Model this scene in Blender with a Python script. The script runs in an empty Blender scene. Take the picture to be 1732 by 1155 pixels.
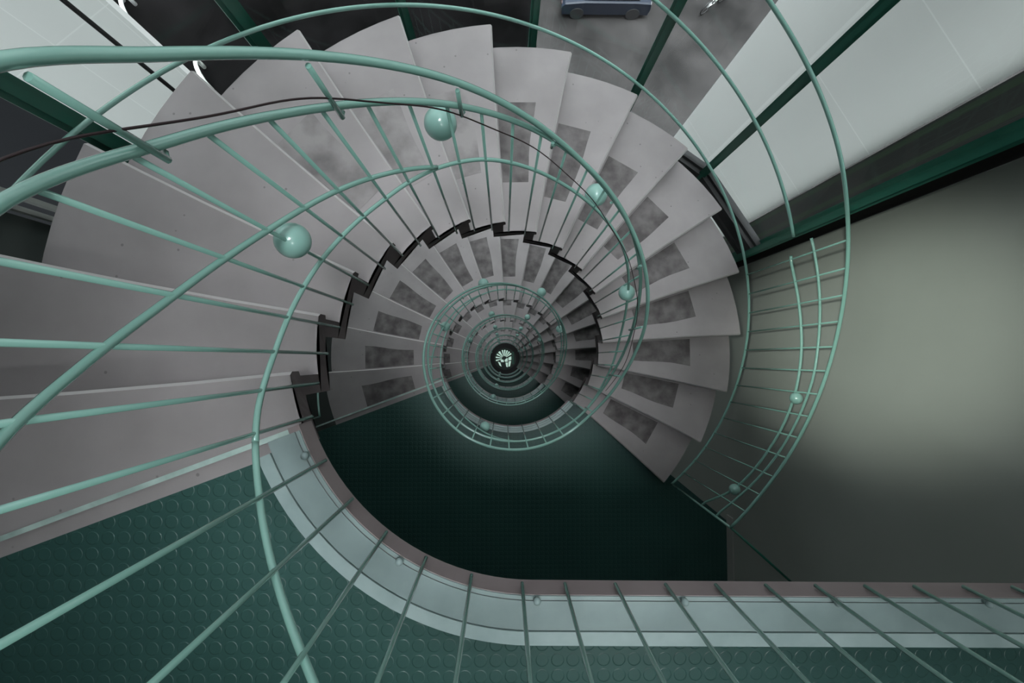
import bpy, math, random
from mathutils import Matrix, Vector
random.seed(4)
R = math.radians
C = bpy.context.scene.collection
sc = bpy.context.scene
# ------------------------------------------------------------------ camera
ZC = 20.787                      # camera height over the ground floor; D below means metres under the camera
cam = bpy.data.cameras.new('camera'); co = bpy.data.objects.new('camera', cam); C.objects.link(co)
cam.sensor_width = 36; cam.lens = 36*770/1732; cam.clip_start = 0.02; cam.clip_end = 400
Mr = Matrix(((0.9998376, -0.0003522, 0.0180175), (-0.0003522, 0.9992362, 0.0390761), (-0.0180175, -0.0390761, 0.9990738)))
m = Mr.transposed().to_4x4(); m.translation = (0, 0, ZC); co.matrix_world = m
sc.camera = co
# ------------------------------------------------------------------ light
w = bpy.data.worlds.new('world'); sc.world = w; w.use_nodes = True
bg = w.node_tree.nodes['Background']
bg.inputs[1].default_value = 1.0
_n = w.node_tree.nodes.new; _l = w.node_tree.links.new      # overcast sky, about four times brighter overhead than at the horizon
_tc = _n('ShaderNodeTexCoord'); _sp = _n('ShaderNodeSeparateXYZ'); _mr = _n('ShaderNodeMapRange'); _cb = _n('ShaderNodeVectorMath'); _cb.operation = 'SCALE'
_l(_tc.outputs['Generated'], _sp.inputs[0]); _l(_sp.outputs[2], _mr.inputs[0])
_mr.inputs[1].default_value = 0; _mr.inputs[2].default_value = 1; _mr.inputs[3].default_value = 0.0; _mr.inputs[4].default_value = 1.0
_cb.inputs[0].default_value = (0.93, 0.98, 1.0); _pw = _n('ShaderNodeMath'); _pw.operation = 'POWER'; _pw.inputs[1].default_value = 22; _l(_mr.outputs[0], _pw.inputs[0])
_ma = _n('ShaderNodeMath'); _ma.operation = 'MULTIPLY_ADD'; _ma.inputs[1].default_value = 25; _ma.inputs[2].default_value = 0.56; _l(_pw.outputs[0], _ma.inputs[0])
_l(_ma.outputs[0], _cb.inputs[3]); _l(_cb.outputs[0], bg.inputs[0])
vs = sc.view_settings
vs.view_transform = 'Standard'; vs.look = 'None'; vs.gamma = 1; vs.use_curve_mapping = False
vs.exposure = 1.15
sc.cycles.max_bounces = 10; sc.cycles.transparent_max_bounces = 24; sc.cycles.diffuse_bounces = 7
sc.cycles.use_denoising = True

# ------------------------------------------------------------------ constants (metres)
AX, AY = 0.0832, 0.0483          # axis of the stair
S = 0.175                        # riser
T0, DT = 202.267, 15.086         # first nosing angle, degrees per step
D0 = 1.0122
RI, RO, RB, RR = 0.64, 1.65, 0.62, 1.70
H = 16*S                         # storey
FL = D0 + S                      # depth of the top floor
def P(th, r, d): return (AX + r*math.cos(R(th)), AY + r*math.sin(R(th)), ZC - d)
def nang(k, r): return T0 - DT*k - 1.66*(r-RI)/(RO-RI)
def interp(tab, x):
    t = sorted(tab)
    if x <= t[0][0]: return t[0][1]
    if x >= t[-1][0]: return t[-1][1]
    for i in range(len(t)-1):
        if t[i][0] <= x <= t[i+1][0]:
            # Catmull-Rom style smooth interpolation (non-uniform, finite difference tangents)
            x0, y0 = t[i]; x1, y1 = t[i+1]
            m0 = (t[i+1][1]-t[i-1][1])/(t[i+1][0]-t[i-1][0]) if i > 0 else (y1-y0)/(x1-x0)
            m1 = (t[i+2][1]-t[i][1])/(t[i+2][0]-t[i][0]) if i+2 < len(t) else (y1-y0)/(x1-x0)
            h = x1-x0; s = (x-x0)/h
            return (2*s**3-3*s**2+1)*y0+(s**3-2*s**2+s)*h*m0+(-2*s**3+3*s**2)*y1+(s**3-s**2)*h*m1

# ------------------------------------------------------------------ materials
def mat(name, col, rough=0.5, metal=0.0, spec=0.5):
    mt = bpy.data.materials.new(name); mt.use_nodes = True
    b = mt.node_tree.nodes['Principled BSDF']
    b.inputs['Base Color'].default_value = (*col, 1); b.inputs['Roughness'].default_value = rough
    b.inputs['Metallic'].default_value = metal; b.inputs['Specular IOR Level'].default_value = spec
    return mt
def noise_col(mt, c1, c2, scale, detail=6, lo=0.35, hi=0.65, bump=0.0, spots=None):
    nt = mt.node_tree; b = nt.nodes['Principled BSDF']; N = nt.nodes.new; L = nt.links.new
    tc = N('ShaderNodeTexCoord'); n = N('ShaderNodeTexNoise'); n.inputs['Scale'].default_value = scale; n.inputs['Detail'].default_value = detail
    L(tc.outputs['Object'], n.inputs['Vector'])
    cr = N('ShaderNodeValToRGB'); cr.color_ramp.elements[0].position = lo; cr.color_ramp.elements[1].position = hi
    cr.color_ramp.elements[0].color = (*c1, 1); cr.color_ramp.elements[1].color = (*c2, 1)
    L(n.outputs['Fac'], cr.inputs['Fac']); out = cr.outputs['Color']
    if spots:
        v = N('ShaderNodeTexVoronoi'); v.inputs['Scale'].default_value = spots[0]; L(tc.outputs['Object'], v.inputs['Vector'])
        r2 = N('ShaderNodeValToRGB'); r2.color_ramp.elements[0].position = spots[1]; r2.color_ramp.elements[1].position = spots[1]+0.03
        r2.color_ramp.elements[0].color = (spots[2],)*3+(1,); r2.color_ramp.elements[1].color = (1, 1, 1, 1)
        L(v.outputs['Distance'], r2.inputs['Fac'])
        mx = N('ShaderNodeMix'); mx.data_type = 'RGBA'; mx.blend_type = 'MULTIPLY'; mx.inputs[0].default_value = 1
        L(out, mx.inputs[6]); L(r2.outputs['Color'], mx.inputs[7]); out = mx.outputs[2]
    L(out, b.inputs['Base Color'])
    if bump:
        bp = N('ShaderNodeBump'); bp.inputs['Strength'].default_value = bump; bp.inputs['Distance'].default_value = 0.01
        L(n.outputs['Fac'], bp.inputs['Height']); L(bp.outputs['Normal'], b.inputs['Normal'])
    return mt
M = {}
def gloss(mt, c=0.6):
    mt.node_tree.nodes['Principled BSDF'].inputs['Coat Weight'].default_value = c; mt.node_tree.nodes['Principled BSDF'].inputs['Coat Roughness'].default_value = 0.12; return mt
M['paint'] = gloss(mat('green_rail_paint', (0.215, 0.41, 0.355), 0.24), 1.0)
M['paint_pale'] = gloss(mat('pale_green_paint', (0.26, 0.46, 0.41), 0.3))
M['mullion'] = mat('green_mullion_paint', (0.02, 0.13, 0.09), 0.35)
M['tread'] = noise_col(mat('mauve_concrete', (0.3, 0.27, 0.275), 0.62), (0.262, 0.236, 0.242), (0.350, 0.320, 0.325), 3.2, 8, 0.3, 0.7, 0.15, (13, 0.045, 0.62))
M['tread_end'] = noise_col(mat('shaded_mauve_end', (0.12, 0.09, 0.09), 0.6), (0.085, 0.066, 0.068), (0.12, 0.095, 0.097), 6)  # shade on the step ends painted in as a darker mauve
M['nosing'] = mat('pale_nosing_edge', (0.50, 0.475, 0.475), 0.45)
M['fascia'] = noise_col(mat('mauve_fascia', (0.25, 0.2, 0.2), 0.6), (0.22, 0.175, 0.18), (0.27, 0.22, 0.225), 5)
M['patch'] = noise_col(mat('worn_patch', (0.12, 0.1, 0.1), 0.75), (0.078, 0.069, 0.070), (0.185, 0.167, 0.169), 11, 10, 0.33, 0.67, 0.3)
M['patch_faint'] = noise_col(mat('faint_worn_patch', (0.12, 0.1, 0.1), 0.7), (0.15, 0.135, 0.137), (0.31, 0.285, 0.288), 7, 9, 0.3, 0.6, 0.2)
M['kerb'] = noise_col(mat('grey_green_kerb', (0.2, 0.3, 0.29), 0.45), (0.205, 0.27, 0.27), (0.26, 0.335, 0.335), 7)
M['kerb_edge'] = noise_col(mat('pale_kerb_edge', (0.3, 0.42, 0.41), 0.4), (0.29, 0.38, 0.38), (0.38, 0.48, 0.48), 9)
M['strip'] = noise_col(mat('pale_metal_strip', (0.42, 0.55, 0.52), 0.4), (0.34, 0.46, 0.43), (0.52, 0.66, 0.62), 14)
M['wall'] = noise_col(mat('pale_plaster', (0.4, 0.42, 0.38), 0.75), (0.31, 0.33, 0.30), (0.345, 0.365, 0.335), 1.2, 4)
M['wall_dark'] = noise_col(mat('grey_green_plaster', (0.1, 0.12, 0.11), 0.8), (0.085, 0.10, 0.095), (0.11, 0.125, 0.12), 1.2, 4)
M['skirting'] = mat('skirting_grey', (0.4, 0.4, 0.38), 0.5)
M['slab'] = mat('slab_soffit', (0.3, 0.28, 0.28), 0.8)
M['cable'] = mat('dark_red_cable', (0.022, 0.010, 0.012), 0.5)
M['dark'] = mat('black_jamb', (0.006, 0.006, 0.006), 0.8, 0, 0.1)
M['transom'] = mat('dark_transom', (0.04, 0.04, 0.042), 0.6)
M['white'] = mat('white_paint', (0.75, 0.77, 0.77), 0.4)
M['black'] = mat('black_rubber', (0.012, 0.012, 0.013), 0.6)
M['asphalt'] = noise_col(mat('dark_asphalt', (0.02, 0.02, 0.021), 0.95, 0, 0.03), (0.0005, 0.0005, 0.0005), (0.003, 0.0028, 0.003), 0.35, 9)
M['paving'] = noise_col(mat('grey_paving', (0.1, 0.095, 0.095), 0.9, 0, 0.1), (0.012, 0.0115, 0.0115), (0.032, 0.030, 0.030), 0.4, 8)
M['car'] = mat('dark_blue_car_paint', (0.010, 0.014, 0.024), 0.5, 0, 0.2)
M['carglass'] = mat('dark_car_glass', (0.006, 0.007, 0.009), 0.4, 0, 0.2)
M['cladding'] = mat('white_cladding', (0.8, 0.82, 0.81), 0.6)
M['darkcladding'] = mat('dark_louvres', (0.03, 0.04, 0.035), 0.5)
M['darkwall'] = mat('dark_blue_grey_wall', (0.028, 0.028, 0.034), 0.5)
M['ribs'] = mat('dark_green_ribs', (0.03, 0.05, 0.042), 0.5)
M['tablet'] = noise_col(mat('pale_stone', (0.5, 0.5, 0.5), 0.6), (0.42, 0.46, 0.43), (0.7, 0.74, 0.7), 6)
# joints in the white cladding (panel grid)
def grid(mt, c1, mortar, bw, bh, ms):
    nt = mt.node_tree; N = nt.nodes.new; L = nt.links.new; b = nt.nodes['Principled BSDF']
    tc = N('ShaderNodeTexCoord'); sp = N('ShaderNodeSeparateXYZ'); cb = N('ShaderNodeCombineXYZ'); ad = N('ShaderNodeMath'); ad.operation = 'ADD'
    L(tc.outputs['Object'], sp.inputs[0]); L(sp.outputs[0], ad.inputs[0]); L(sp.outputs[1], ad.inputs[1])
    L(ad.outputs[0], cb.inputs[0]); L(sp.outputs[2], cb.inputs[1])
    br = N('ShaderNodeTexBrick'); br.offset = 0; br.inputs['Scale'].default_value = 1
    br.inputs['Brick Width'].default_value = bw; br.inputs['Row Height'].default_value = bh; br.inputs['Mortar Size'].default_value = ms
    br.inputs['Color1'].default_value = (*c1, 1); br.inputs['Color2'].default_value = tuple(v*0.97 for v in c1)+(1,); br.inputs['Mortar'].default_value = (*mortar, 1)
    L(cb.outputs[0], br.inputs['Vector']); L(br.outputs['Color'], b.inputs['Base Color'])
grid(M['cladding'], (0.80, 0.81, 0.80), (0.88, 0.89, 0.88), 0.55, 0.9, 0.005)
grid(M['darkcladding'], (0.016, 0.018, 0.017), (0.02, 0.035, 0.02), 0.09, 4, 0.012)
# rubber floor with round studs
def stud_floor():
    mt = mat('green_studded_rubber', (0.03, 0.1, 0.085), 0.42)
    nt = mt.node_tree; N = nt.nodes.new; L = nt.links.new; b = nt.nodes['Principled BSDF']
    tc = N('ShaderNodeTexCoord'); sc_ = N('ShaderNodeVectorMath'); sc_.operation = 'SCALE'; sc_.inputs[3].default_value = 1/0.0392
    fr = N('ShaderNodeVectorMath'); fr.operation = 'FRACTION'; sb = N('ShaderNodeVectorMath'); sb.operation = 'SUBTRACT'; sb.inputs[1].default_value = (0.5, 0.5, 0)
    ml = N('ShaderNodeVectorMath'); ml.operation = 'MULTIPLY'; ml.inputs[1].default_value = (1, 1, 0)
    ln = N('ShaderNodeVectorMath'); ln.operation = 'LENGTH'
    L(tc.outputs['Object'], sc_.inputs[0]); L(sc_.outputs[0], fr.inputs[0]); L(fr.outputs[0], sb.inputs[0]); L(sb.outputs[0], ml.inputs[0]); L(ml.outputs[0], ln.inputs[0])
    mr = N('ShaderNodeMapRange'); mr.inputs[1].default_value = 0.36; mr.inputs[2].default_value = 0.44; mr.inputs[3].default_value = 1; mr.inputs[4].default_value = 0
    mr.interpolation_type = 'SMOOTHSTEP'
    L(ln.outputs['Value'], mr.inputs[0])
    bp = N('ShaderNodeBump'); bp.inputs['Strength'].default_value = 1; bp.inputs['Distance'].default_value = 0.0011
    L(mr.outputs[0], bp.inputs['Height']); L(bp.outputs[0], b.inputs['Normal'])
    n = N('ShaderNodeTexNoise'); n.inputs['Scale'].default_value = 1.6; n.inputs['Detail'].default_value = 7; L(tc.outputs['Object'], n.inputs['Vector'])
    cr = N('ShaderNodeValToRGB'); cr.color_ramp.elements[0].position = 0.3; cr.color_ramp.elements[1].position = 0.7
    cr.color_ramp.elements[0].color = (0.025, 0.075, 0.068, 1); cr.color_ramp.elements[1].color = (0.034, 0.095, 0.085, 1)
    L(n.outputs['Fac'], cr.inputs[0]); L(cr.outputs[0], b.inputs['Base Color'])
    return mt
M['rubber'] = stud_floor()
def glass_mat():
    mt = bpy.data.materials.new('clear_glass'); mt.use_nodes = True; nt = mt.node_tree
    for n in list(nt.nodes): nt.nodes.remove(n)
    N = nt.nodes.new; L = nt.links.new
    o = N('ShaderNodeOutputMaterial'); mx = N('ShaderNodeMixShader'); tr = N('ShaderNodeBsdfTransparent'); gl = N('ShaderNodeBsdfGlossy')
    tr.inputs[0].default_value = (0.96, 0.98, 0.975, 1); gl.inputs['Roughness'].default_value = 0.0
    ge = N('ShaderNodeNewGeometry'); dt = N('ShaderNodeVectorMath'); dt.operation = 'DOT_PRODUCT'
    L(ge.outputs['Normal'], dt.inputs[0]); L(ge.outputs['Incoming'], dt.inputs[1])
    def mth(op, a, b=None):
        m_ = N('ShaderNodeMath'); m_.operation = op
        for i, q in enumerate((a, b)):
            if q is None: continue
            if isinstance(q, (int, float)): m_.inputs[i].default_value = q
            else: L(q, m_.inputs[i])
        return m_.outputs[0]
    f5 = mth('POWER', mth('SUBTRACT', 1.0, mth('ABSOLUTE', dt.outputs['Value'])), 5.0)
    fr = mth('ADD', mth('MULTIPLY', f5, 0.98), 0.018)
    L(fr, mx.inputs[0]); L(tr.outputs[0], mx.inputs[1]); L(gl.outputs[0], mx.inputs[2]); L(mx.outputs[0], o.inputs[0])
    return mt
M['glass'] = glass_mat()
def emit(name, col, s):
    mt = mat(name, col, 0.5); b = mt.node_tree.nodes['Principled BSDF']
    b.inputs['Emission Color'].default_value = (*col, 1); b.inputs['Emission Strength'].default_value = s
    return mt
M['lit'] = emit('glow_panel', (0.62, 0.85, 0.74), 0.25)  # invented glow for the rosette and the added landing lamp

# ------------------------------------------------------------------ builders
class MB:
    def __init__(s): s.v = []; s.f = []; s.m = []
    def add(s, v, f, mi=0):
        n = len(s.v); s.v += [tuple(p) for p in v]; s.f += [tuple(i+n for i in q) for q in f]; s.m += [mi]*len(f)
    def tube(s, pts, r, n=10, caps=True, mi=0):
        pts = [Vector(p) for p in pts]; k = len(pts); rings = []
        t = (pts[1]-pts[0]).normalized(); u = t.orthogonal().normalized()
        for i in range(k):
            t = (pts[min(i+1, k-1)]-pts[max(i-1, 0)]).normalized()
            u = (u - t*u.dot(t)).normalized(); v = t.cross(u)
            rings.append([pts[i]+(u*math.cos(a)+v*math.sin(a))*r for a in [2*math.pi*j/n for j in range(n)]])
        vs_ = [p for q in rings for p in q]; f = []
        for i in range(k-1):
            for j in range(n): f.append((i*n+j, i*n+(j+1) % n, (i+1)*n+(j+1) % n, (i+1)*n+j))
        if caps: f.append(tuple(range(n))[::-1]); f.append(tuple((k-1)*n+j for j in range(n)))
        s.add(vs_, f, mi)
    def ball(s, c, r, nu=24, nv=14, sq=(1, 1, 1), mi=0):
        v = [(c[0], c[1], c[2]+r*sq[2])]; f = []
        for i in range(1, nv):
            a = math.pi*i/nv
            for j in range(nu):
                b = 2*math.pi*j/nu; v.append((c[0]+r*sq[0]*math.sin(a)*math.cos(b), c[1]+r*sq[1]*math.sin(a)*math.sin(b), c[2]+r*sq[2]*math.cos(a)))
        v.append((c[0], c[1], c[2]-r*sq[2])); L_ = len(v)-1
        for j in range(nu):
            f.append((0, 1+j, 1+(j+1) % nu)); f.append((L_, 1+(nv-2)*nu+(j+1) % nu, 1+(nv-2)*nu+j))
            for i in range(nv-2): f.append((1+i*nu+j, 1+(i+1)*nu+j, 1+(i+1)*nu+(j+1) % nu, 1+i*nu+(j+1) % nu))
        s.add(v, f, mi)
    def box(s, c, size, rz=0, mi=0):
        cx, cy, cz = c; a, b, h = [q/2 for q in size]; cs, sn = math.cos(rz), math.sin(rz)
        v = [(cx+x*cs-y*sn, cy+x*sn+y*cs, cz+z) for z in (-h, h) for x, y in ((-a, -b), (a, -b), (a, b), (-a, b))]
        s.add(v, [(3, 2, 1, 0), (4, 5, 6, 7), (0, 1, 5, 4), (1, 2, 6, 5), (2, 3, 7, 6), (3, 0, 4, 7)], mi)
    def prism(s, poly, z0, z1, mi=0):
        n = len(poly)
        v = [(x, y, z0) for x, y in poly]+[(x, y, z1) for x, y in poly]
        s.add(v, [tuple(range(n))[::-1], tuple(range(n, 2*n))]+[(i, (i+1) % n, (i+1) % n+n, i+n) for i in range(n)], mi)
    def sweep(s, secs, mi=0, closed_ends=True):   # list of equal-length closed sections
        n = len(secs[0]); v = [p for q in secs for p in q]; f = []
        for i in range(len(secs)-1):
            for j in range(n): f.append((i*n+j, i*n+(j+1) % n, (i+1)*n+(j+1) % n, (i+1)*n+j))
        s.add(v, f, mi)
        if closed_ends: s.add(secs[0], [tuple(range(n))[::-1]], mi); s.add(secs[-1], [tuple(range(n))], mi)
    def build(s, name, mats, parent=None, smooth=False):
        me = bpy.data.meshes.new(name)
        off = Vector((0, 0, 0)); q = parent
        while q is not None: off += q.location; q = q.parent
        me.from_pydata([tuple(Vector(p)-off) for p in s.v], [], s.f)
        if not isinstance(mats, (list, tuple)): mats = [mats]
        for mm in mats: me.materials.append(M[mm])
        me.polygons.foreach_set('material_index', s.m)
        import bmesh
        b = bmesh.new(); b.from_mesh(me); bmesh.ops.recalc_face_normals(b, faces=b.faces); b.to_mesh(me); b.free()
        if smooth: me.polygons.foreach_set('use_smooth', [len(p.vertices) < 6 for p in me.polygons])
        me.update()
        o = bpy.data.objects.new(name, me); C.objects.link(o)
        if parent is not None: o.parent = parent
        return o
def empty(name, loc, label, cat, group=None):
    o = bpy.data.objects.new(name, None); C.objects.link(o); o.location = loc; o.empty_display_size = 0.2
    o['label'] = label; o['category'] = cat
    if group: o['group'] = group
    return o
def tag(o, label, cat, group=None):
    o['label'] = label; o['category'] = cat
    if group: o['group'] = group
    return o
def struct(o, label=None):
    o['kind'] = 'structure'
    if label: o['label'] = label
    return o
def copy_tree(o, parent=None):
    c = o.copy(); C.objects.link(c)
    if parent is not None: c.parent = parent
    for ch in list(o.children): copy_tree(ch, c)
    return c
def arc(th0, th1, r, dfun, step=1.5):
    n = max(2, int(abs(th1-th0)/step)+1)
    return [P(th0+(th1-th0)*i/n, r, dfun(th0+(th1-th0)*i/n)) for i in range(n+1)]

# ------------------------------------------------------------------ shell: outlines
STRIP = 200.3
def pt2(th, r): return (AX+r*math.cos(R(th)), AY+r*math.sin(R(th)))
WX, EX, SY, EY = -1.95, 1.95, -2.60, 0.757
FAC = [(-1.95, 0.577)]+[pt2(a, 1.80) for a in (153.9, 130.8, 109.1, 87.4, 65.5, 43.6, 23.0)]
TAN = 269.1                      # where the top void leaves the circle for the wall
def straight(r, x):              # point on the straight edge of the top void at plan distance x past the tangent point
    a = R(TAN); u = (-math.sin(a), math.cos(a)); b = (AX+r*math.cos(a), AY+r*math.sin(a))
    return (b[0]+u[0]*x, b[1]+u[1]*x)
XEND = EX-AX+0.02
ZT = ZC+1.75
def line_to_x(th, r, x):         # follow the radial line at angle th to the plane X = x
    a = pt2(th, r); b = pt2(th, r+1); t = (x-a[0])/(b[0]-a[0]); return (x, a[1]+(b[1]-a[1])*t)
def offset_line(th, off):        # points on the line parallel to the radial at th, shifted to larger angle
    nx, ny = -math.sin(R(th))*off, math.cos(R(th))*off
    return lambda p: (p[0]+nx, p[1]+ny)
sh = offset_line(STRIP, 0.045)
# top floor (one edge of its void is straight)
mb = MB()
poly = [sh(pt2(STRIP, 0.66))]+[pt2(a, 0.66) for a in [206+3*i for i in range(21)]]+[pt2(TAN, 0.66), (EX, straight(0.66, XEND)[1]), (EX, SY), (WX, SY), sh(line_to_x(STRIP, 1, WX))]
mb.prism(poly, ZC-FL-0.10, ZC-FL)
f0 = struct(mb.build('floor', 'rubber'), 'top landing floor of dark green studded rubber')
# lower landings
def landing_poly():
    n16 = T0-DT*16
    q = [sh(pt2(STRIP, 0.66))]+[pt2(a, 0.66) for a in [206+3*i for i in range(38)]]
    a0 = n16+4.5
    q += [pt2(a0+360, 0.66), line_to_x(a0-3.4, 0.66, EX)]
    return q+[(EX, SY), (WX, SY), sh(line_to_x(STRIP, 1, WX))]
lp = landing_poly()
mb = MB(); mb.prism(lp, ZC-FL-H-0.10, ZC-FL-H)
f1 = struct(mb.build('floor', 'rubber'), 'landing floor one storey down, dark green studded rubber')
names = ['two', 'three', 'four', 'five', 'six']
for i in range(5):
    c = f1.copy(); C.objects.link(c); c.location.z = -H*(i+1); c['label'] = 'landing floor %s storeys down, dark green studded rubber' % names[i]
mb = MB(); mb.prism([(WX, SY), (EX, SY), (EX, EY)]+FAC[::-1], -0.1, 0.0)
struct(mb.build('floor', 'black'), 'ground floor at the bottom of the stairwell')
# walls
mb = MB(); mb.box((EX+0.1, (SY+EY)/2, ZT/2), (0.2, EY-SY, ZT)); struct(mb.build('wall_right', 'wall'), 'pale grey green plaster wall on the right')
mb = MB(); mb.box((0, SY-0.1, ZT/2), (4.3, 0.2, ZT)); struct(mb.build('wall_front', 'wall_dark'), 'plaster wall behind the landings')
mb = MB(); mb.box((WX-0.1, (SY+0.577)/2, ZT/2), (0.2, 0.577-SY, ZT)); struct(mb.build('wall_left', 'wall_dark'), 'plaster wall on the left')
mb = MB(); SKX0, SKX1, SKY0, SKY1 = -0.50, 0.66, -0.53, 0.63      # roof with a square skylight opening over the well
mb.prism([(-2.15, SY-0.2), (2.15, SY-0.2), (2.15, SKY0), (-2.15, SKY0)], ZT, ZT+0.2)
mb.prism([(-2.15, SKY0), (SKX0, SKY0), (SKX0, 1.95), (-2.15, 1.95)], ZT, ZT+0.2)
mb.prism([(SKX1, SKY0), (2.15, SKY0), (2.15, 1.95), (SKX1, 1.95)], ZT, ZT+0.2)
mb.prism([(SKX0, SKY1), (SKX1, SKY1), (SKX1, 1.95), (SKX0, 1.95)], ZT, ZT+0.2)
for x0, x1, y0, y1 in ((SKX0-0.1, SKX0, SKY0-0.1, SKY1+0.1), (SKX1, SKX1+0.1, SKY0-0.1, SKY1+0.1), (SKX0, SKX1, SKY0-0.1, SKY0), (SKX0, SKX1, SKY1, SKY1+0.1)):
    mb.prism([(x0, y0), (x1, y0), (x1, y1), (x0, y1)], ZT+0.2, ZT+2.6)      # tall unseen shaft, added to keep the skylight's rays near vertical
struct(mb.build('ceiling', 'wall_dark'), 'ceiling with a skylight and an added light-narrowing shaft over the well')
mb = MB(); mb.box((1.87, EY+0.03, ZT/2), (0.2, 0.04, ZT)); struct(mb.build('trim_1', 'dark'), 'black jamb between green mullion and pale wall')
for n in range(1, 7):
    mb = MB(); mb.box((EX-0.006, (SY-1.35)/2, ZC-FL-H*n+0.05), (0.012, -1.35-SY, 0.10)); struct(mb.build('baseboard_right', 'skirting'))
# facade: mullions, panes, transoms
MW = [(0.075, 0.10), (0.07, 0.08), (0.045, 0.08), (0.045, 0.08), (0.055, 0.08), (0.052, 0.085), (0.05, 0.12)]
for i, p in enumerate(FAC[1:]):
    a = math.atan2(p[1]-AY, p[0]-AX); mb = MB(); wd, dp = MW[i]
    mb.box((p[0], p[1], ZT/2), (dp, wd, ZT), a)
    mb.box((p[0]-math.cos(a)*(dp/2+0.012), p[1]-math.sin(a)*(dp/2+0.012), ZT/2), (0.024, wd*0.45, ZT), a)
    if i == 6: mb.box((p[0]+0.045, p[1]+0.055, ZT/2), (0.07, 0.04, ZT), a)
    struct(mb.build('trim_%d' % (i+2), 'mullion'), 'tall green steel mullion of the glazed facade')
mb = MB()
for s_ in (0, 0.05): mb.box((WX+0.02, 0.577+0.02+s_, ZT/2), (0.03, 0.02, ZT))
struct(mb.build('trim_9', 'skirting'), 'pale window frame at the left wall')
for i in range(7):
    a, b = Vector(FAC[i]), Vector(FAC[i+1]); mid = (a+b)/2; L_ = (b-a).length; rz = math.atan2(b.y-a.y, b.x-a.x)
    fr = MB()
    for k in range(8):
        z = ZC-3.10-H*(k-1)
        if z < 0.05: continue
        fr.box((mid.x, mid.y, z), (L_, 0.09, 0.10), rz); fr.box((mid.x, mid.y, z+0.06), (L_, 0.03, 0.03), rz); fr.box((mid.x, mid.y, z-0.14), (L_, 0.05, 0.05), rz)
    w_ = struct(fr.build('window_%d' % (i+1), 'transom'), 'tall glazed bay of the stair facade')
    g = MB(); g.box((mid.x, mid.y, ZT/2), (L_, 0.008, ZT), rz); g.build('pane', 'glass', w_)
    if i == 1:
        q = a.lerp(b, 0.44); g = MB(); g.tube([(q.x, q.y, 0), (q.x, q.y, ZT)], 0.008, 8); g.build('glazing_rod', 'transom', w_)

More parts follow.
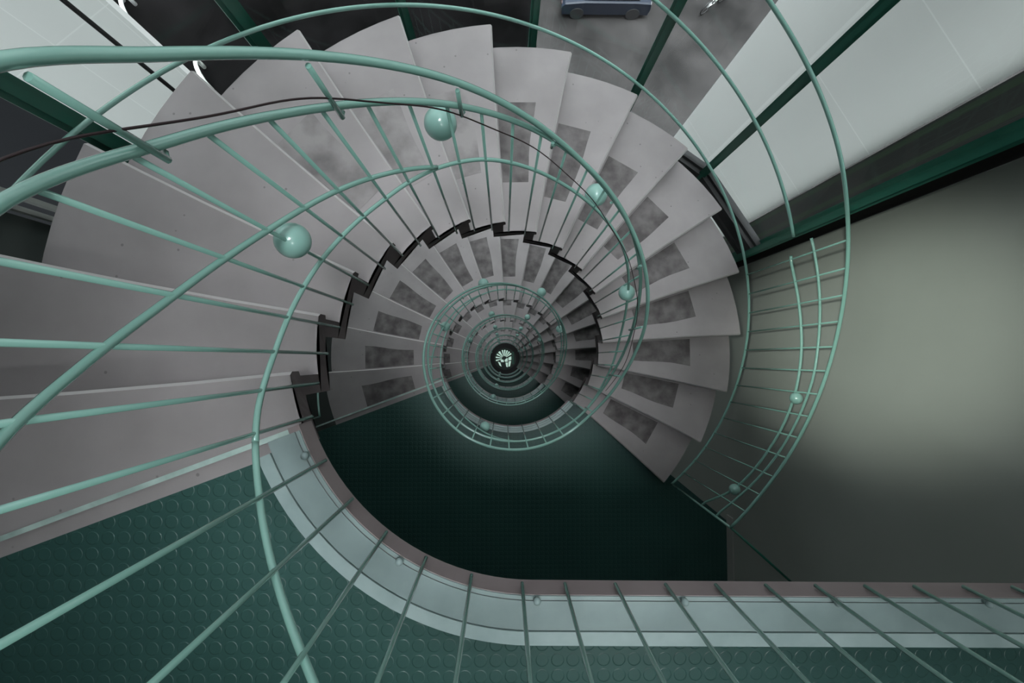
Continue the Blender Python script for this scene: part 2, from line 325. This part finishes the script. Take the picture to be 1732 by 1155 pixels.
# ------------------------------------------------------------------ stair flight
def build_flight(label, upper=False):
    root = empty('stair_flight', P(80, RI, FL+H)[0:2]+(ZC-FL-H,), label, 'stairs')
    for i in range(1, 17):
        D = D0+i*S
        zt = ZC-D
        rads = [RI, 0.9, 1.2, 1.45, RO]
        secs = []
        for r in rads:
            s_front = nang(i, r); s_rear = nang(i-1, r) if i > 1 else STRIP
            ext = 0.066 if i > 1 else 0.045
            def q(off, dz, base=s_front, r=r):
                a = base+math.degrees(off/r); return (AX+r*math.cos(R(a)), AY+r*math.sin(R(a)), zt+dz)
            secs.append([q(0.008, 0), q(0.0, -0.012), q(0.0, -0.05), q(0.012, -0.056), q(0.012, -S), q(0.066, -S), q(0.066, -0.07),
                         q(ext, -0.07, s_rear), q(ext, 0, s_rear)])
        # arced ends: insert intermediate positions across the tread width so that the ends curve
        mb = MB()
        n = 9; full = []
        for a_, b_ in zip(secs[:-1], secs[1:]): pass
        v = [p for s_ in secs for p in s_]; f = []; mi = []
        for k in range(len(secs)-1):
            for j in range(n):
                f.append((k*n+j, k*n+(j+1) % n, (k+1)*n+(j+1) % n, (k+1)*n+j)); mi.append(2 if j == 0 else 0)
        base = len(mb.v); mb.v += v; mb.f += f; mb.m += mi
        # end caps follow the circle: add arc vertices along the tread between front and rear
        for k, r in ((0, RI), (len(secs)-1, RO)):
            o = k*n
            fa = nang(i, r); ra = (nang(i-1, r) if i > 1 else STRIP)+math.degrees((0.066 if i > 1 else 0.045)/r)
            fa2 = fa+math.degrees(0.066/r)
            m_ = 5
            arc_top = [(AX+r*math.cos(R(fa+(ra-fa)*t/m_)), AY+r*math.sin(R(fa+(ra-fa)*t/m_)), zt) for t in range(1, m_)]
            arc_bot = [(AX+r*math.cos(R(fa2+(ra-fa2)*t/m_)), AY+r*math.sin(R(fa2+(ra-fa2)*t/m_)), zt-0.07) for t in range(1, m_)]
            vi = len(mb.v); mb.v += arc_top+arc_bot
            top = [o+0]+[vi+t for t in range(m_-1)]+[o+8]; bot = [o+6]+[vi+m_-1+t for t in range(m_-1)]+[o+7]
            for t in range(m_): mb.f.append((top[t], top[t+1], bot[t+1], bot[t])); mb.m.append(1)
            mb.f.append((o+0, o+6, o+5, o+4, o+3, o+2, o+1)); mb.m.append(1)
            # slivers that fill between chord and arc on the top and the underside
            mb.f.append(tuple(top)); mb.m.append(0); mb.f.append(tuple(bot)); mb.m.append(0)
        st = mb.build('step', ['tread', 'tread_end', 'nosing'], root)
        if i >= 5 or not upper:
            mb = MB(); nr = 6; sec = []
            for j in range(nr+1):
                r = 0.90+(1.34-0.90)*j/nr
                s_front = nang(i, r); s_rear = (nang(i-1, r) if i > 1 else STRIP)
                a0 = s_front+(s_rear-s_front)*(0.40+0.02*math.sin(i*3+j)); a1 = s_rear-math.degrees(0.01/r)
                jr = r+0.006*math.sin(i*7.3)
                sec.append([(AX+jr*math.cos(R(a)), AY+jr*math.sin(R(a)), zt+dz) for a, dz in ((a0, 0), (a0, 0.0012), (a1, 0.0012), (a1, 0))])
            mb.sweep(sec)
            mb.build('worn_patch', 'patch_faint' if upper and i < 8 else 'patch', st)
    # pale metal strip where landing and stair meet
    mb = MB(); a = Vector(pt2(STRIP, 0.66)); b = Vector(pt2(STRIP, 1.93)); mid = (a+b)/2
    mb.box((mid.x, mid.y, ZC-FL+0.003), ((b-a).length, 0.013, 0.008), R(STRIP)); mb.build('edge_strip', 'strip', root)
    return root

# ------------------------------------------------------------------ inner railing
TA = [(212, .19), (200, .20), (190, .225), (180, .27), (170, .335), (157.2, .439), (146.9, .571), (130.3, .769), (104.7, 1.068), (70.1, 1.503), (34, 1.909), (12.2, 2.195), (-5.2, 2.489), (-18.5, 2.69), (-39.9, 2.917), (-61.3, 2.95), (-90, 2.905), (-120, 2.875), (-148, 2.93), (-160, 2.985), (-170, 3.025)]
TB = [(212, .39), (200, .40), (190, .41), (180, .435), (169.4, .479), (154, .658), (133.3, .888), (107.9, 1.128), (83, 1.364), (51.6, 1.706), (34, 1.97), (23.9, 2.16), (9.1, 2.465), (-5.3, 2.744), (-14.5, 2.90), (-28.7, 3.065), (-45, 3.14), (-60, 3.19), (-75, 3.205), (-110, 3.18), (-148, 3.19), (-160, 3.20), (-170, 3.21)]
TC = [(268, .42), (250, .40), (235, .385), (220, .375), (210, .375), (204, .40), (198, .43), (192.3, .485), (184.6, .597), (174.4, .751), (158.1, .965), (139.1, 1.167), (124.2, 1.325), (117, 1.405)]
TD = [(268, .41), (250, .52), (235.2, .672), (210.4, .863), (195.2, .966), (180.9, 1.091), (155.2, 1.262), (137.8, 1.354), (125.5, 1.384), (117, 1.405), (101.8, 1.472), (77.7, 1.666), (47.2, 1.936), (35, 2.135), (23, 2.401), (6.9, 2.732), (-8.3, 2.925), (-19.3, 3.045), (-30, 3.10), (-45, 3.15), (-60, 3.20), (-75, 3.22), (-92, 3.21+.0), (-110, 3.32), (-124.8, 3.472), (-149.6, 3.663), (-164.8, 3.766), (-179.1, 3.891)]
iA = lambda t: interp(TA, t); iB = lambda t: interp(TB, t); iC = lambda t: interp(TC, t); iD = lambda t: interp(TD, t)
def stair_d(t): return D0+(T0-t)/DT*S
BALLS = [(158.3, 0.624, 1.070), (112.8, 0.690, 1.300), (64.6, 0.717, 1.900), (28.2, 0.617, 2.300)]
def build_ball(th, r, d, rad, parent, th_to=None):
    mb = MB(); mb.ball(P(th, r, d), rad, 28, 18); o = mb.build('ball', 'paint_pale', parent, True)
    return o
def build_rail(label, landing=True):
    root = empty('stair_railing', (AX, AY, ZC-FL), label, 'railing')
    end = STRIP-360 if landing else -40
    mb = MB(); mb.tube(arc(STRIP, end, RB, iA), 0.0088, 12); mb.build('handrail', 'paint', root, True)
    mb = MB(); mb.tube(arc(STRIP, end, RB, iB), 0.0082, 12); mb.build('top_rail', 'paint', root, True)
    mb = MB(); mb.tube(arc(STRIP, end, RB, iD), 0.0068, 10); mb.build('curved_rail', 'paint', root, True)
    mb = MB(); mb.tube(arc(STRIP, 118, RB, iC), 0.0068, 10); mb.build('middle_rail', 'paint', root, True)
    if landing:
        mb = MB(); mb.tube(arc(-92, end, RB, lambda t: iC(t+360)+H), 0.0068, 10); mb.build('middle_rail', 'paint', root, True)
    t = 198.7
    while t > -41:
        ex = interp([(200, .14), (150, .125), (120, .12), (90, .07), (60, .03), (0, .02), (-40, .03)], t)
        mb = MB(); mb.tube([P(t, RB, iB(t)), P(t, RB, stair_d(t)+ex+0.02)], 0.0046, 8); mb.build('baluster', 'paint', root, True)
        t -= 7.95
    t = 157.2
    while t > -40:
        mb = MB(); rr = RB-0.009; mb.tube([P(t, rr, iA(t)+0.018), P(t, rr, iB(t)+0.03)], 0.0055, 8)
        mb.tube([P(t, rr, iB(t)+0.027), P(t-0.9, RB, iB(t)+0.03)], 0.004, 6)
        mb.build('bracket', 'paint', root, True); t -= 24.45
    if landing:
        t = -49.4
        while t > -159:
            mb = MB(); mb.tube([P(t, RB-0.004, iA(t)), P(t, RB-0.004, FL+H-0.01)], 0.0048, 8); mb.build('baluster', 'paint', root, True)
            t -= 11.3
        build_ball(-111.9, 0.616, 3.56, 0.040, root)
    for b in BALLS: build_ball(*b, 0.0475 if b[1] > 0.65 else 0.0415, root)
    return root

# ------------------------------------------------------------------ landing kerb
def ring(mb, th0, th1, r0, r1, d0, d1, step=3, mi=0, tail=False):
    n = max(2, int(abs(th1-th0)/step)); secs = []
    for i in range(n+1):
        a = th0+(th1-th0)*i/n; secs.append([P(a, r0, d0), P(a, r1, d0), P(a, r1, d1), P(a, r0, d1)])
    if tail:
        for x in (0.6, 1.2, XEND-0.02):
            a, b = straight(r0, x), straight(r1, x)
            secs.append([(a[0], a[1], ZC-d0), (b[0], b[1], ZC-d0), (b[0], b[1], ZC-d1), (a[0], a[1], ZC-d1)])
    mb.sweep(secs, mi)
def build_kerb(label, top):
    dl = 0 if top else H
    root = empty('landing_kerb', (AX, AY-0.66, ZC-FL-dl), label, 'kerb')
    a0 = 200.5; a1 = TAN if top else 360-40.5
    T = top
    if not top:
        mb = MB(); ring(mb, a0-1, a1, 0.6255, 0.640, FL-0.046+dl, FL+0.028+dl); mb.build('fascia', 'fascia', root)
        mb = MB(); ring(mb, a0+2, a1, 0.6275, 0.6395, FL-0.052+dl, FL-0.045+dl); ring(mb, a0+2, a1, 0.6425, 0.6575, FL-0.052+dl, FL-0.045+dl); mb.build('cover_plate', 'kerb_edge', root)
        mb = MB(); ring(mb, a0+4, a1, 0.6605, 0.678, FL-0.052+dl, FL+dl); mb.build('edge_angle', 'kerb_edge', root)
        mb = MB(); ring(mb, a0+2, a1, 0.641, 0.6600, FL-0.045+dl, FL+dl); mb.build('upstand', 'dark', root)
        for q in [pt2(a, 0.632) for a in (206.5, 230, 248.0, 268, 288, 306)]:
            mb = MB(); mb.tube([(q[0], q[1], ZC-FL+0.048-dl), (q[0], q[1], ZC-FL+0.06-dl)], 0.004, 8); mb.ball((q[0], q[1], ZC-FL+0.066-dl), 0.0095, 12, 8); mb.build('knob', 'kerb_edge', root, True)
        return root
    mb = MB(); ring(mb, a0-1, a1, 0.6255, 0.655, FL-0.046+dl, FL+0.028+dl, tail=T); mb.build('fascia', 'fascia', root)
    mb = MB(); ring(mb, a0+0.3, a1, 0.6275, 0.637, FL-0.050+dl, FL-0.044+dl, tail=T); ring(mb, a0+0.3, a1, 0.6395, 0.7095, FL-0.050+dl, FL-0.044+dl, tail=T)
    mb.build('cover_plate', 'kerb', root)
    mb = MB(); ring(mb, a0+2.5, a1, 0.7125, 0.745, FL-0.052+dl, FL+dl, tail=T); mb.build('edge_angle', 'kerb_edge', root)
    mb = MB(); ring(mb, a0+1, a1, 0.656, 0.712, FL-0.043+dl, FL+dl, tail=T); mb.build('upstand', 'dark', root)
    ks = [pt2(a, 0.632) for a in (206.5, 238.0, 269.8)]
    if T: ks += [straight(0.632, 0.377*k-0.01) for k in (1, 2, 3)]
    else: ks += [pt2(a, 0.632) for a in (288, 306)]
    for q in ks:
        mb = MB(); mb.tube([(q[0], q[1], ZC-FL+0.048-dl), (q[0], q[1], ZC-FL+0.06-dl)], 0.004, 8); mb.ball((q[0], q[1], ZC-FL+0.066-dl), 0.0095, 12, 8); mb.build('knob', 'kerb', root, True)
    return root

ord_ = ['', 'second', 'third', 'fourth', 'fifth', 'sixth', 'seventh']
fl0 = build_flight('topmost mauve concrete stair flight, winding down nearest the camera', True)
fl1 = build_flight('x')
for n in range(1, 7):
    c = copy_tree(fl1) if n > 1 else fl1
    c.location.z = ZC-FL-H*(n+1)
    c['label'] = ('second mauve stair flight from the top, beginning at the left beside the dark green landing' if n == 1 else
                  '%s mauve stair flight from the top, seen within the railing spiral' % ord_[n])
rl0 = build_rail('uppermost pale green inner stair railing with large balls, crossing the left and top')
rlf = None
for n in range(1, 7):
    if n < 6: c = copy_tree(rl0)
    else: c = build_rail('x', False)
    c.location.z -= H*n
    c['label'] = ('second pale green spiral railing, circling the well below the big top loop' if n == 1 else
                  '%s pale green spiral railing counted inward toward the bottom' % ord_[n])
kb0 = build_kerb('grey green kerb edging the top landing, curving then running straight to the right', True)
kb1 = build_kerb('pale curved kerb around the well on the landing one storey down', False)
for n in range(2, 7):
    c = copy_tree(kb1); c.location.z -= H*(n-1); c['label'] = 'small curved landing kerb, %s from the top, deep in the well' % (ord_[n])

# ------------------------------------------------------------------ guard on the top landing
root = empty('landing_guard', (AX, AY-0.66, ZC-FL), 'green guard rail along the top landing edge, bars fanning toward the bottom of the photo', 'railing')
def guard_line(dfun):
    p = arc(STRIP, TAN, RB, dfun)
    for x in (0.3, 0.6, 0.9, 1.2, 1.5, XEND-0.02):
        q = straight(RB, x); p.append((q[0], q[1], ZC-dfun(TAN)))
    return p
for nm, fn, r in (('handrail', lambda t: interp([(200, .20), (212, .19), (300, .19)], t), .0088), ('top_rail', lambda t: interp([(200, .40), (206, .38), (212, .368), (240, .36), (300, .36)], t), .0082),
                  ('middle_rail', lambda t: interp([(198, .43), (204, .40), (210, .378), (225, .37), (300, .37)], t), .0068), ('curved_rail', iD, .0068)):
    mb = MB(); mb.tube(guard_line(fn), r, 12); mb.build(nm, 'paint', root, True)
for t in (-150.4, -139.3, -128.1, -117, -105.5, -93.4):
    mb = MB(); mb.tube([P(t, RB-0.004, .19), P(t, RB-0.004, FL-0.012)], 0.0048, 8); mb.build('baluster', 'paint', root, True)
for k in range(1, 16):
    q = straight(RB-0.004, -0.047+0.1285*k)
    if q[0] > EX-0.02: break
    mb = MB(); mb.tube([(q[0], q[1], ZC-.19), (q[0], q[1], ZC-FL+0.012)], 0.0048, 8); mb.build('baluster', 'paint', root, True)

# ------------------------------------------------------------------ outer railing of the top flight
root = empty('outer_railing', P(18, RR, FL+H), 'thin green outer railing of the top flight with two balls, against the pale wall', 'railing')
hO = [(170, .97), (54.9, .97), (44, .975), (31.5, .977), (21.8, .96), (3.4, .93), (-11, .93), (-28, .955), (-39.5, 1.0)]
dO = lambda t: stair_d(t)-interp(hO, t)
mb = MB(); mb.tube(arc(198, -39.5, RR, dO), 0.0095, 12); mb.build('handrail', 'paint', root, True)
mb = MB(); mb.tube(arc(198, -39.5, RR, lambda t: stair_d(t)-0.02), 0.0092, 12); mb.build('bottom_rail', 'paint', root, True)
mb = MB(); mb.tube(arc(198, 22.5, RR, lambda t: stair_d(t)-0.553), 0.0092, 12); mb.build('middle_rail', 'paint', root, True)
m1 = [(20, 2.60), (18.6, 2.64), (8.7, 2.675), (-0.7, 2.70), (-9.8, 2.745), (-19.1, 2.834), (-32.2, 3.02), (-38.6, 3.234)]
m2 = [(21, 2.42), (12.5, 2.474), (1.5, 2.548), (-6.5, 2.601), (-22.6, 2.776), (-38.6, 3.012)]
mb = MB(); mb.tube(arc(19.2, -39.5, RR, lambda t: interp(m1, t)), 0.0085, 10); mb.build('curved_rail', 'paint', root, True)
mb = MB(); mb.tube(arc(21, -39.5, RR, lambda t: interp(m2, t)), 0.0075, 10); mb.build('middle_rail', 'paint', root, True)
for k in range(14):
    t = 18.5-4.465*k; r = 0.0048 if k < 13 else 0.008
    mb = MB(); mb.tube([P(t, RR, stair_d(t)-0.02), P(t, RR, dO(t))], r, 8); mb.build('baluster' if k < 13 else 'end_post', 'paint', root, True)
build_ball(-9.6, 1.70, 2.72, 0.036, root); build_ball(-32.2, 1.70, 3.01, 0.036, root)
mb = MB(); z = ZC-dO(-39.5); a = P(-39.5, RR, dO(-39.5)); d_ = Vector((0.331, -0.299, 0)).normalized()
t_ = (EX-0.005-a[0])/d_.x; mb.tube([a, (a[0]+d_.x*t_, a[1]+d_.y*t_, z)], 0.0075, 10); mb.build('wall_bar', 'mullion', root, True)
mb = MB(); mb.tube([P(198, RR, stair_d(198)-0.02), P(198, RR, dO(198))], 0.008, 8); mb.build('end_post', 'paint', root, True)
c = copy_tree(root); c.location.z -= H; c['label'] = 'outer railing one storey down, glimpsed as thin pale lines left of the second flight'
# ------------------------------------------------------------------ cable along the rail
tc_ = [(175, .36), (164.9, .467), (154.2, .604), (132.1, .862), (108.2, 1.154), (83, 1.47), (56.6, 1.809), (40, 1.985), (23.9, 2.16), (5, 2.42), (-10, 2.625), (-24, 2.86)]
mb = MB(); mb.tube(arc(198, -24, RB-0.012, lambda t: interp(tc_, t)+0.006*math.sin(t*0.265)), 0.0019, 6)
tag(mb.build('cable', 'cable', None, True), 'thin dark red cable strung along the top of the spiral railing', 'cable')

# ------------------------------------------------------------------ lamp in the ceiling over the landing, lighting the right wall
lr = empty('ceiling_spotlight', (-1.15, 0.15, ZT), 'small white spotlight fixed to the ceiling over the top landing', 'lamp')
mb = MB(); mb.tube([(-1.15, 0.15, ZT), (-1.15, 0.15, ZT-0.03)], 0.05, 20); mb.tube([(-1.15, 0.15, ZT-0.03), (-1.15, 0.15, ZT-0.1)], 0.01, 8); mb.build('base', 'white', lr, True)
tgt = Vector((1.95, 0.10, ZC-2.45)); src = Vector((-1.15, 0.15, ZT-0.12)); dv = (tgt-src).normalized()
mb = MB(); mb.tube([src-dv*0.05, src+dv*0.07], 0.04, 20, False); mb.build('lamp_head', 'white', lr, True)
ld = bpy.data.lights.new('spot', 'SPOT'); ld.energy = 360; ld.color = (0.93, 1.0, 0.90); ld.spot_size = R(19); ld.spot_blend = 1.0; ld.shadow_soft_size = 0.12
lo = bpy.data.objects.new('spot', ld); C.objects.link(lo); lo.location = src+dv*0.08-Vector(lr.location); lo.rotation_euler = dv.to_track_quat('-Z', 'Y').to_euler(); lo.parent = lr

lr = empty('landing_fill_lamp', (0.75, -1.45, ZT), 'round flat fill lamp added over the top landing', 'lamp')  # unseen lamp added to brighten the landing floor, kerb and balusters
mb = MB(); mb.tube([(0.75, -1.45, ZT), (0.75, -1.45, ZT-0.06)], 0.2, 32); mb.build('frame', 'white', lr)
mb = MB(); mb.tube([(0.75, -1.45, ZT-0.06), (0.75, -1.45, ZT-0.075)], 0.18, 32); mb.build('diffuser', 'lit', lr)
ld = bpy.data.lights.new('lamp_light', 'AREA'); ld.shape = 'DISK'; ld.size = 0.34; ld.energy = 9; ld.color = (0.93, 1.0, 0.98)
lo = bpy.data.objects.new('lamp_light', ld); C.objects.link(lo); lo.location = (0, 0, -0.085); lo.parent = lr
# ------------------------------------------------------------------ bottom of the well: made-up glowing fan giving the bright disc
root = empty('glow_rosette', (0.0, 0.06, 0.0), 'made-up glowing rosette of petals at the very bottom of the well', 'made-up glow')
cx, cy = 0.02, 0.04
mb = MB(); mb.tube([(cx+0.04, cy-0.02, 0.0), (cx+0.04, cy-0.02, 0.015)], 0.50, 40); mb.build('base_disc', 'ribs', root)
for a in [35, 52, 69, 86, 103, 128, 150, 172, 194]:
    mb = MB(); r0, r1, hw = 0.11, 0.38, 5.2 if a != 128 else 8
    pl = [(cx+r0*math.cos(R(a-hw)), cy+r0*math.sin(R(a-hw))), (cx+r1*math.cos(R(a-hw)), cy+r1*math.sin(R(a-hw))), (cx+r1*1.04*math.cos(R(a)), cy+r1*1.04*math.sin(R(a))), (cx+r1*math.cos(R(a+hw)), cy+r1*math.sin(R(a+hw))), (cx+r0*math.cos(R(a+hw)), cy+r0*math.sin(R(a+hw)))]
    mb.prism(pl, 0.015, 0.03); mb.build('petal', 'lit', root)
for q in ([(0.0, -0.02), (0.13, 0.03), (0.13, -0.11), (0.03, -0.11)], [(0.16, 0.05), (0.27, 0.1), (0.27, -0.04), (0.16, -0.06)], [(-0.14, -0.03), (-0.03, -0.03), (-0.01, -0.12), (-0.12, -0.12)],
          [(0.05, -0.14), (0.14, -0.14), (0.13, -0.32), (0.08, -0.3)], [(0.17, -0.09), (0.26, -0.08), (0.22, -0.28), (0.16, -0.3)], [(-0.24, -0.1), (-0.15, -0.14), (-0.1, -0.3), (-0.18, -0.24)]):
    mb = MB(); mb.prism([(cx+x*1.2, cy+y*1.2-0.02) for x, y in q], 0.015, 0.03); mb.build('pane', 'lit', root)
mb = MB(); mb.tube([(cx, cy, 0.015), (cx, cy, 0.05)], 0.07, 16); mb.build('hub', 'ribs', root)
mb = MB(); mb.box((0.42, 0.06, 0.03), (0.09, 0.56, 0.03)); mb.build('rim_bar', 'mullion', root)

# ------------------------------------------------------------------ outside
mb = MB(); mb.prism([(-400, 0.6), (1.5, 2.2), (2.5, 400), (-400, 400)], -0.12, -0.02); struct(mb.build('ground', 'asphalt'), 'dark asphalt ground far below outside')
mb = MB(); mb.prism([(1.5, 2.2), (2.2, 0.9), (400, 0.9), (400, 400), (2.5, 400)], -0.12, -0.02); struct(mb.build('ground', 'paving'), 'grey paved ground far below outside')
def pdir(th, d): return (d*math.cos(R(th)), d*math.sin(R(th)))
def slab_between(a, b, th, z0, z1, name, m_, parent=None):
    a, b = Vector(a), Vector(b); d = (b-a).normalized(); n = Vector((-d.y, d.x))
    if n.dot((a+b)/2) < 0: n = -n
    mb = MB(); mb.prism([tuple(a), tuple(b), tuple(b+n*th), tuple(a+n*th)], z0, z1); return mb.build(name, m_, parent)
r1 = empty('building', pdir(40, 3.6)+(0,), 'bright white clad building beyond the glass at upper right', 'building')
slab_between(pdir(29.2, 3.5), pdir(52.6, 3.75), 0.3, 0, ZC+1.2, 'wall', 'cladding', r1)
slab_between(pdir(30, 2.3), pdir(56, 2.3), 1.5, ZC-1.2, ZC-1.08, 'shade_slab', 'cladding', r1)  # unseen slab added to darken the upper part of the bright wall
r2 = empty('building', pdir(24, 3.4)+(0,), 'dark louvred building strip between bright cladding and the thick green mullion', 'building')
slab_between(pdir(14, 3.45), pdir(29.0, 3.45), 0.3, 0, ZC+1.2, 'wall', 'darkcladding', r2)
r3 = empty('building', pdir(145, 3.4)+(0,), 'pale flat building wall beyond the glass at upper left', 'building')
slab_between(pdir(138.0, 3.3), pdir(151.8, 3.5), 0.3, 0, ZC+1.2, 'wall', 'cladding', r3)
r4 = empty('building', pdir(158, 3.5)+(0,), 'dark building wall at the far left beyond the glass', 'building')
slab_between(pdir(152.2, 3.5), pdir(170, 3.7), 0.3, 0, ZC+1.2, 'wall', 'darkwall', r4)
# white kerb line on the ground
mb = MB(); mb.prism([(-4.6, 14.45), (0.9, 14.1), (0.9, 14.3), (-4.6, 14.65)], -0.02, 0.1); tag(mb.build('road_kerb', 'white'), 'short white kerb stone line on the dark ground behind the top steps', 'kerb')
# hoops
def hoop(x, y, rz, hh, ww, label, m_='white'):
    mb = MB(); pts = []
    for i in range(13):
        a = math.pi*i/12; pts.append((x+math.cos(rz)*ww*math.cos(a), y+math.sin(rz)*ww*math.cos(a), hh-ww+ww*math.sin(a)))
    pts = [(x+math.cos(rz)*ww, y+math.sin(rz)*ww, -0.02)]+pts+[(x-math.cos(rz)*ww, y-math.sin(rz)*ww, -0.02)]
    mb.tube(pts, 0.09, 10); tag(mb.build('bicycle_stand', m_, None, True), label, 'bicycle stand', 'bicycle stands outside')
def gp(px, py):
    v = Mr.transposed() @ Vector(((px-866)/770, -(py-577.5)/770, -1)); t = ZC/-v.z; return (v.x*t, v.y*t)
x, y = gp(212, 22); hoop(x, y, R(100), 0.9, 0.6, 'white hoop stand on the dark ground, left of its pair at the upper left')
x, y = gp(232, 28); hoop(x, y, R(100), 0.9, 0.6, 'white hoop stand on the dark ground, right of its pair at the upper left')
x, y = gp(352, 132); hoop(x, y, R(110), 0.8, 0.55, 'grey hoop stand peeking out behind the pointed stair step', 'tablet')
# parked car
cx, cy = gp(1020, 2); cr_ = empty('car', (cx, cy, 0), 'dark blue parked car at the top edge beyond the glass', 'car')
def carbox(name, m_, prof, yw, zoff=0):
    mb = MB(); secs = []
    for s_, k in ((-1, 0.9), (-0.92, 1.0), (0.92, 1.0), (1, 0.9)):
        secs.append([(cx+x, cy+s_*yw, z*(1 if k == 1 else 0.97)+zoff) for x, z in prof])
    mb.sweep(secs); return mb.build(name, m_, cr_)
carbox('body', 'car', [(-2.0, .25), (-2.05, .7), (-1.9, .85), (-1.0, .95), (1.3, .95), (2.0, .9), (2.05, .6), (2.0, .25)], 0.85)
cab = carbox('cabin', 'carglass', [(-1.1, .95), (-0.5, 1.38), (0.9, 1.4), (1.5, .95)], 0.74)
mb = MB(); mb.box((cx+0.2, cy, 1.4), (1.3, 1.3, 0.04)); mb.build('roof', 'car', cr_)
for sx in (-1.3, 1.3):
    for sy in (-1, 1):
        mb = MB(); mb.tube([(cx+sx, cy+sy*0.68, 0.3), (cx+sx, cy+sy*0.88, 0.3)], 0.32, 20); mb.build('wheel', 'black', cr_)
for sy in (-0.6, 0.6):
    for sx, nm in ((2.03, 'headlight'), (-2.03, 'tail_light')):
        mb = MB(); mb.ball((cx+sx, cy+sy, 0.66), 0.13, 12, 8, (0.4, 1.2, 0.7)); mb.build(nm, 'white' if sx > 0 else 'cable', cr_, True)
# bicycle
bx, by = gp(1205, 12); br_ = empty('bicycle', (bx, by, 0), 'pale bicycle parked on grey paving at the top edge', 'bicycle')
br_['label'] = 'pale bicycle parked on the grey paving near the white building'
dirv = Vector((math.cos(R(35)), math.sin(R(35)), 0))
def bp_(u, z, s_=0): return tuple(Vector((bx, by, 0))+dirv*u+Vector((-dirv.y, dirv.x, 0))*s_+Vector((0, 0, z)))
for u in (-0.52, 0.52):
    mb = MB(); mb.tube([bp_(u+0.33*math.cos(R(a)), 0.34+0.33*math.sin(R(a))) for a in range(0, 361, 15)], 0.03, 8, False)
    for a in range(0, 180, 30): mb.tube([bp_(u+0.32*math.cos(R(a)), 0.34+0.32*math.sin(R(a))), bp_(u-0.32*math.cos(R(a)), 0.34-0.32*math.sin(R(a)))], 0.004, 4)
    mb.build('wheel', 'black', br_, True)
mb = MB()
for a, b in (((-.52, .34), (-.05, .32)), ((-.05, .32), (.38, .75)), ((-.05, .32), (-.2, .85)), ((-.2, .78), (.38, .82)), ((-.52, .34), (-.2, .78)), ((.38, .95), (.52, .34))): mb.tube([bp_(*a), bp_(*b)], 0.03, 8)
mb.build('frame', 'white', br_, True)
mb = MB(); mb.ball(bp_(-.22, .9), 0.13, 12, 8, (1, .7, .35)); mb.build('saddle', 'white', br_, True)
mb = MB(); mb.tube([bp_(.3, 1.0, -.28), bp_(.4, 1.0, 0), bp_(.3, 1.0, .28)], 0.03, 8); mb.build('handlebar', 'white', br_, True)
mb = MB(); mb.box(bp_(.62, .85), (0.3, 0.3, 0.22), R(35)); mb.build('basket', 'white', br_)
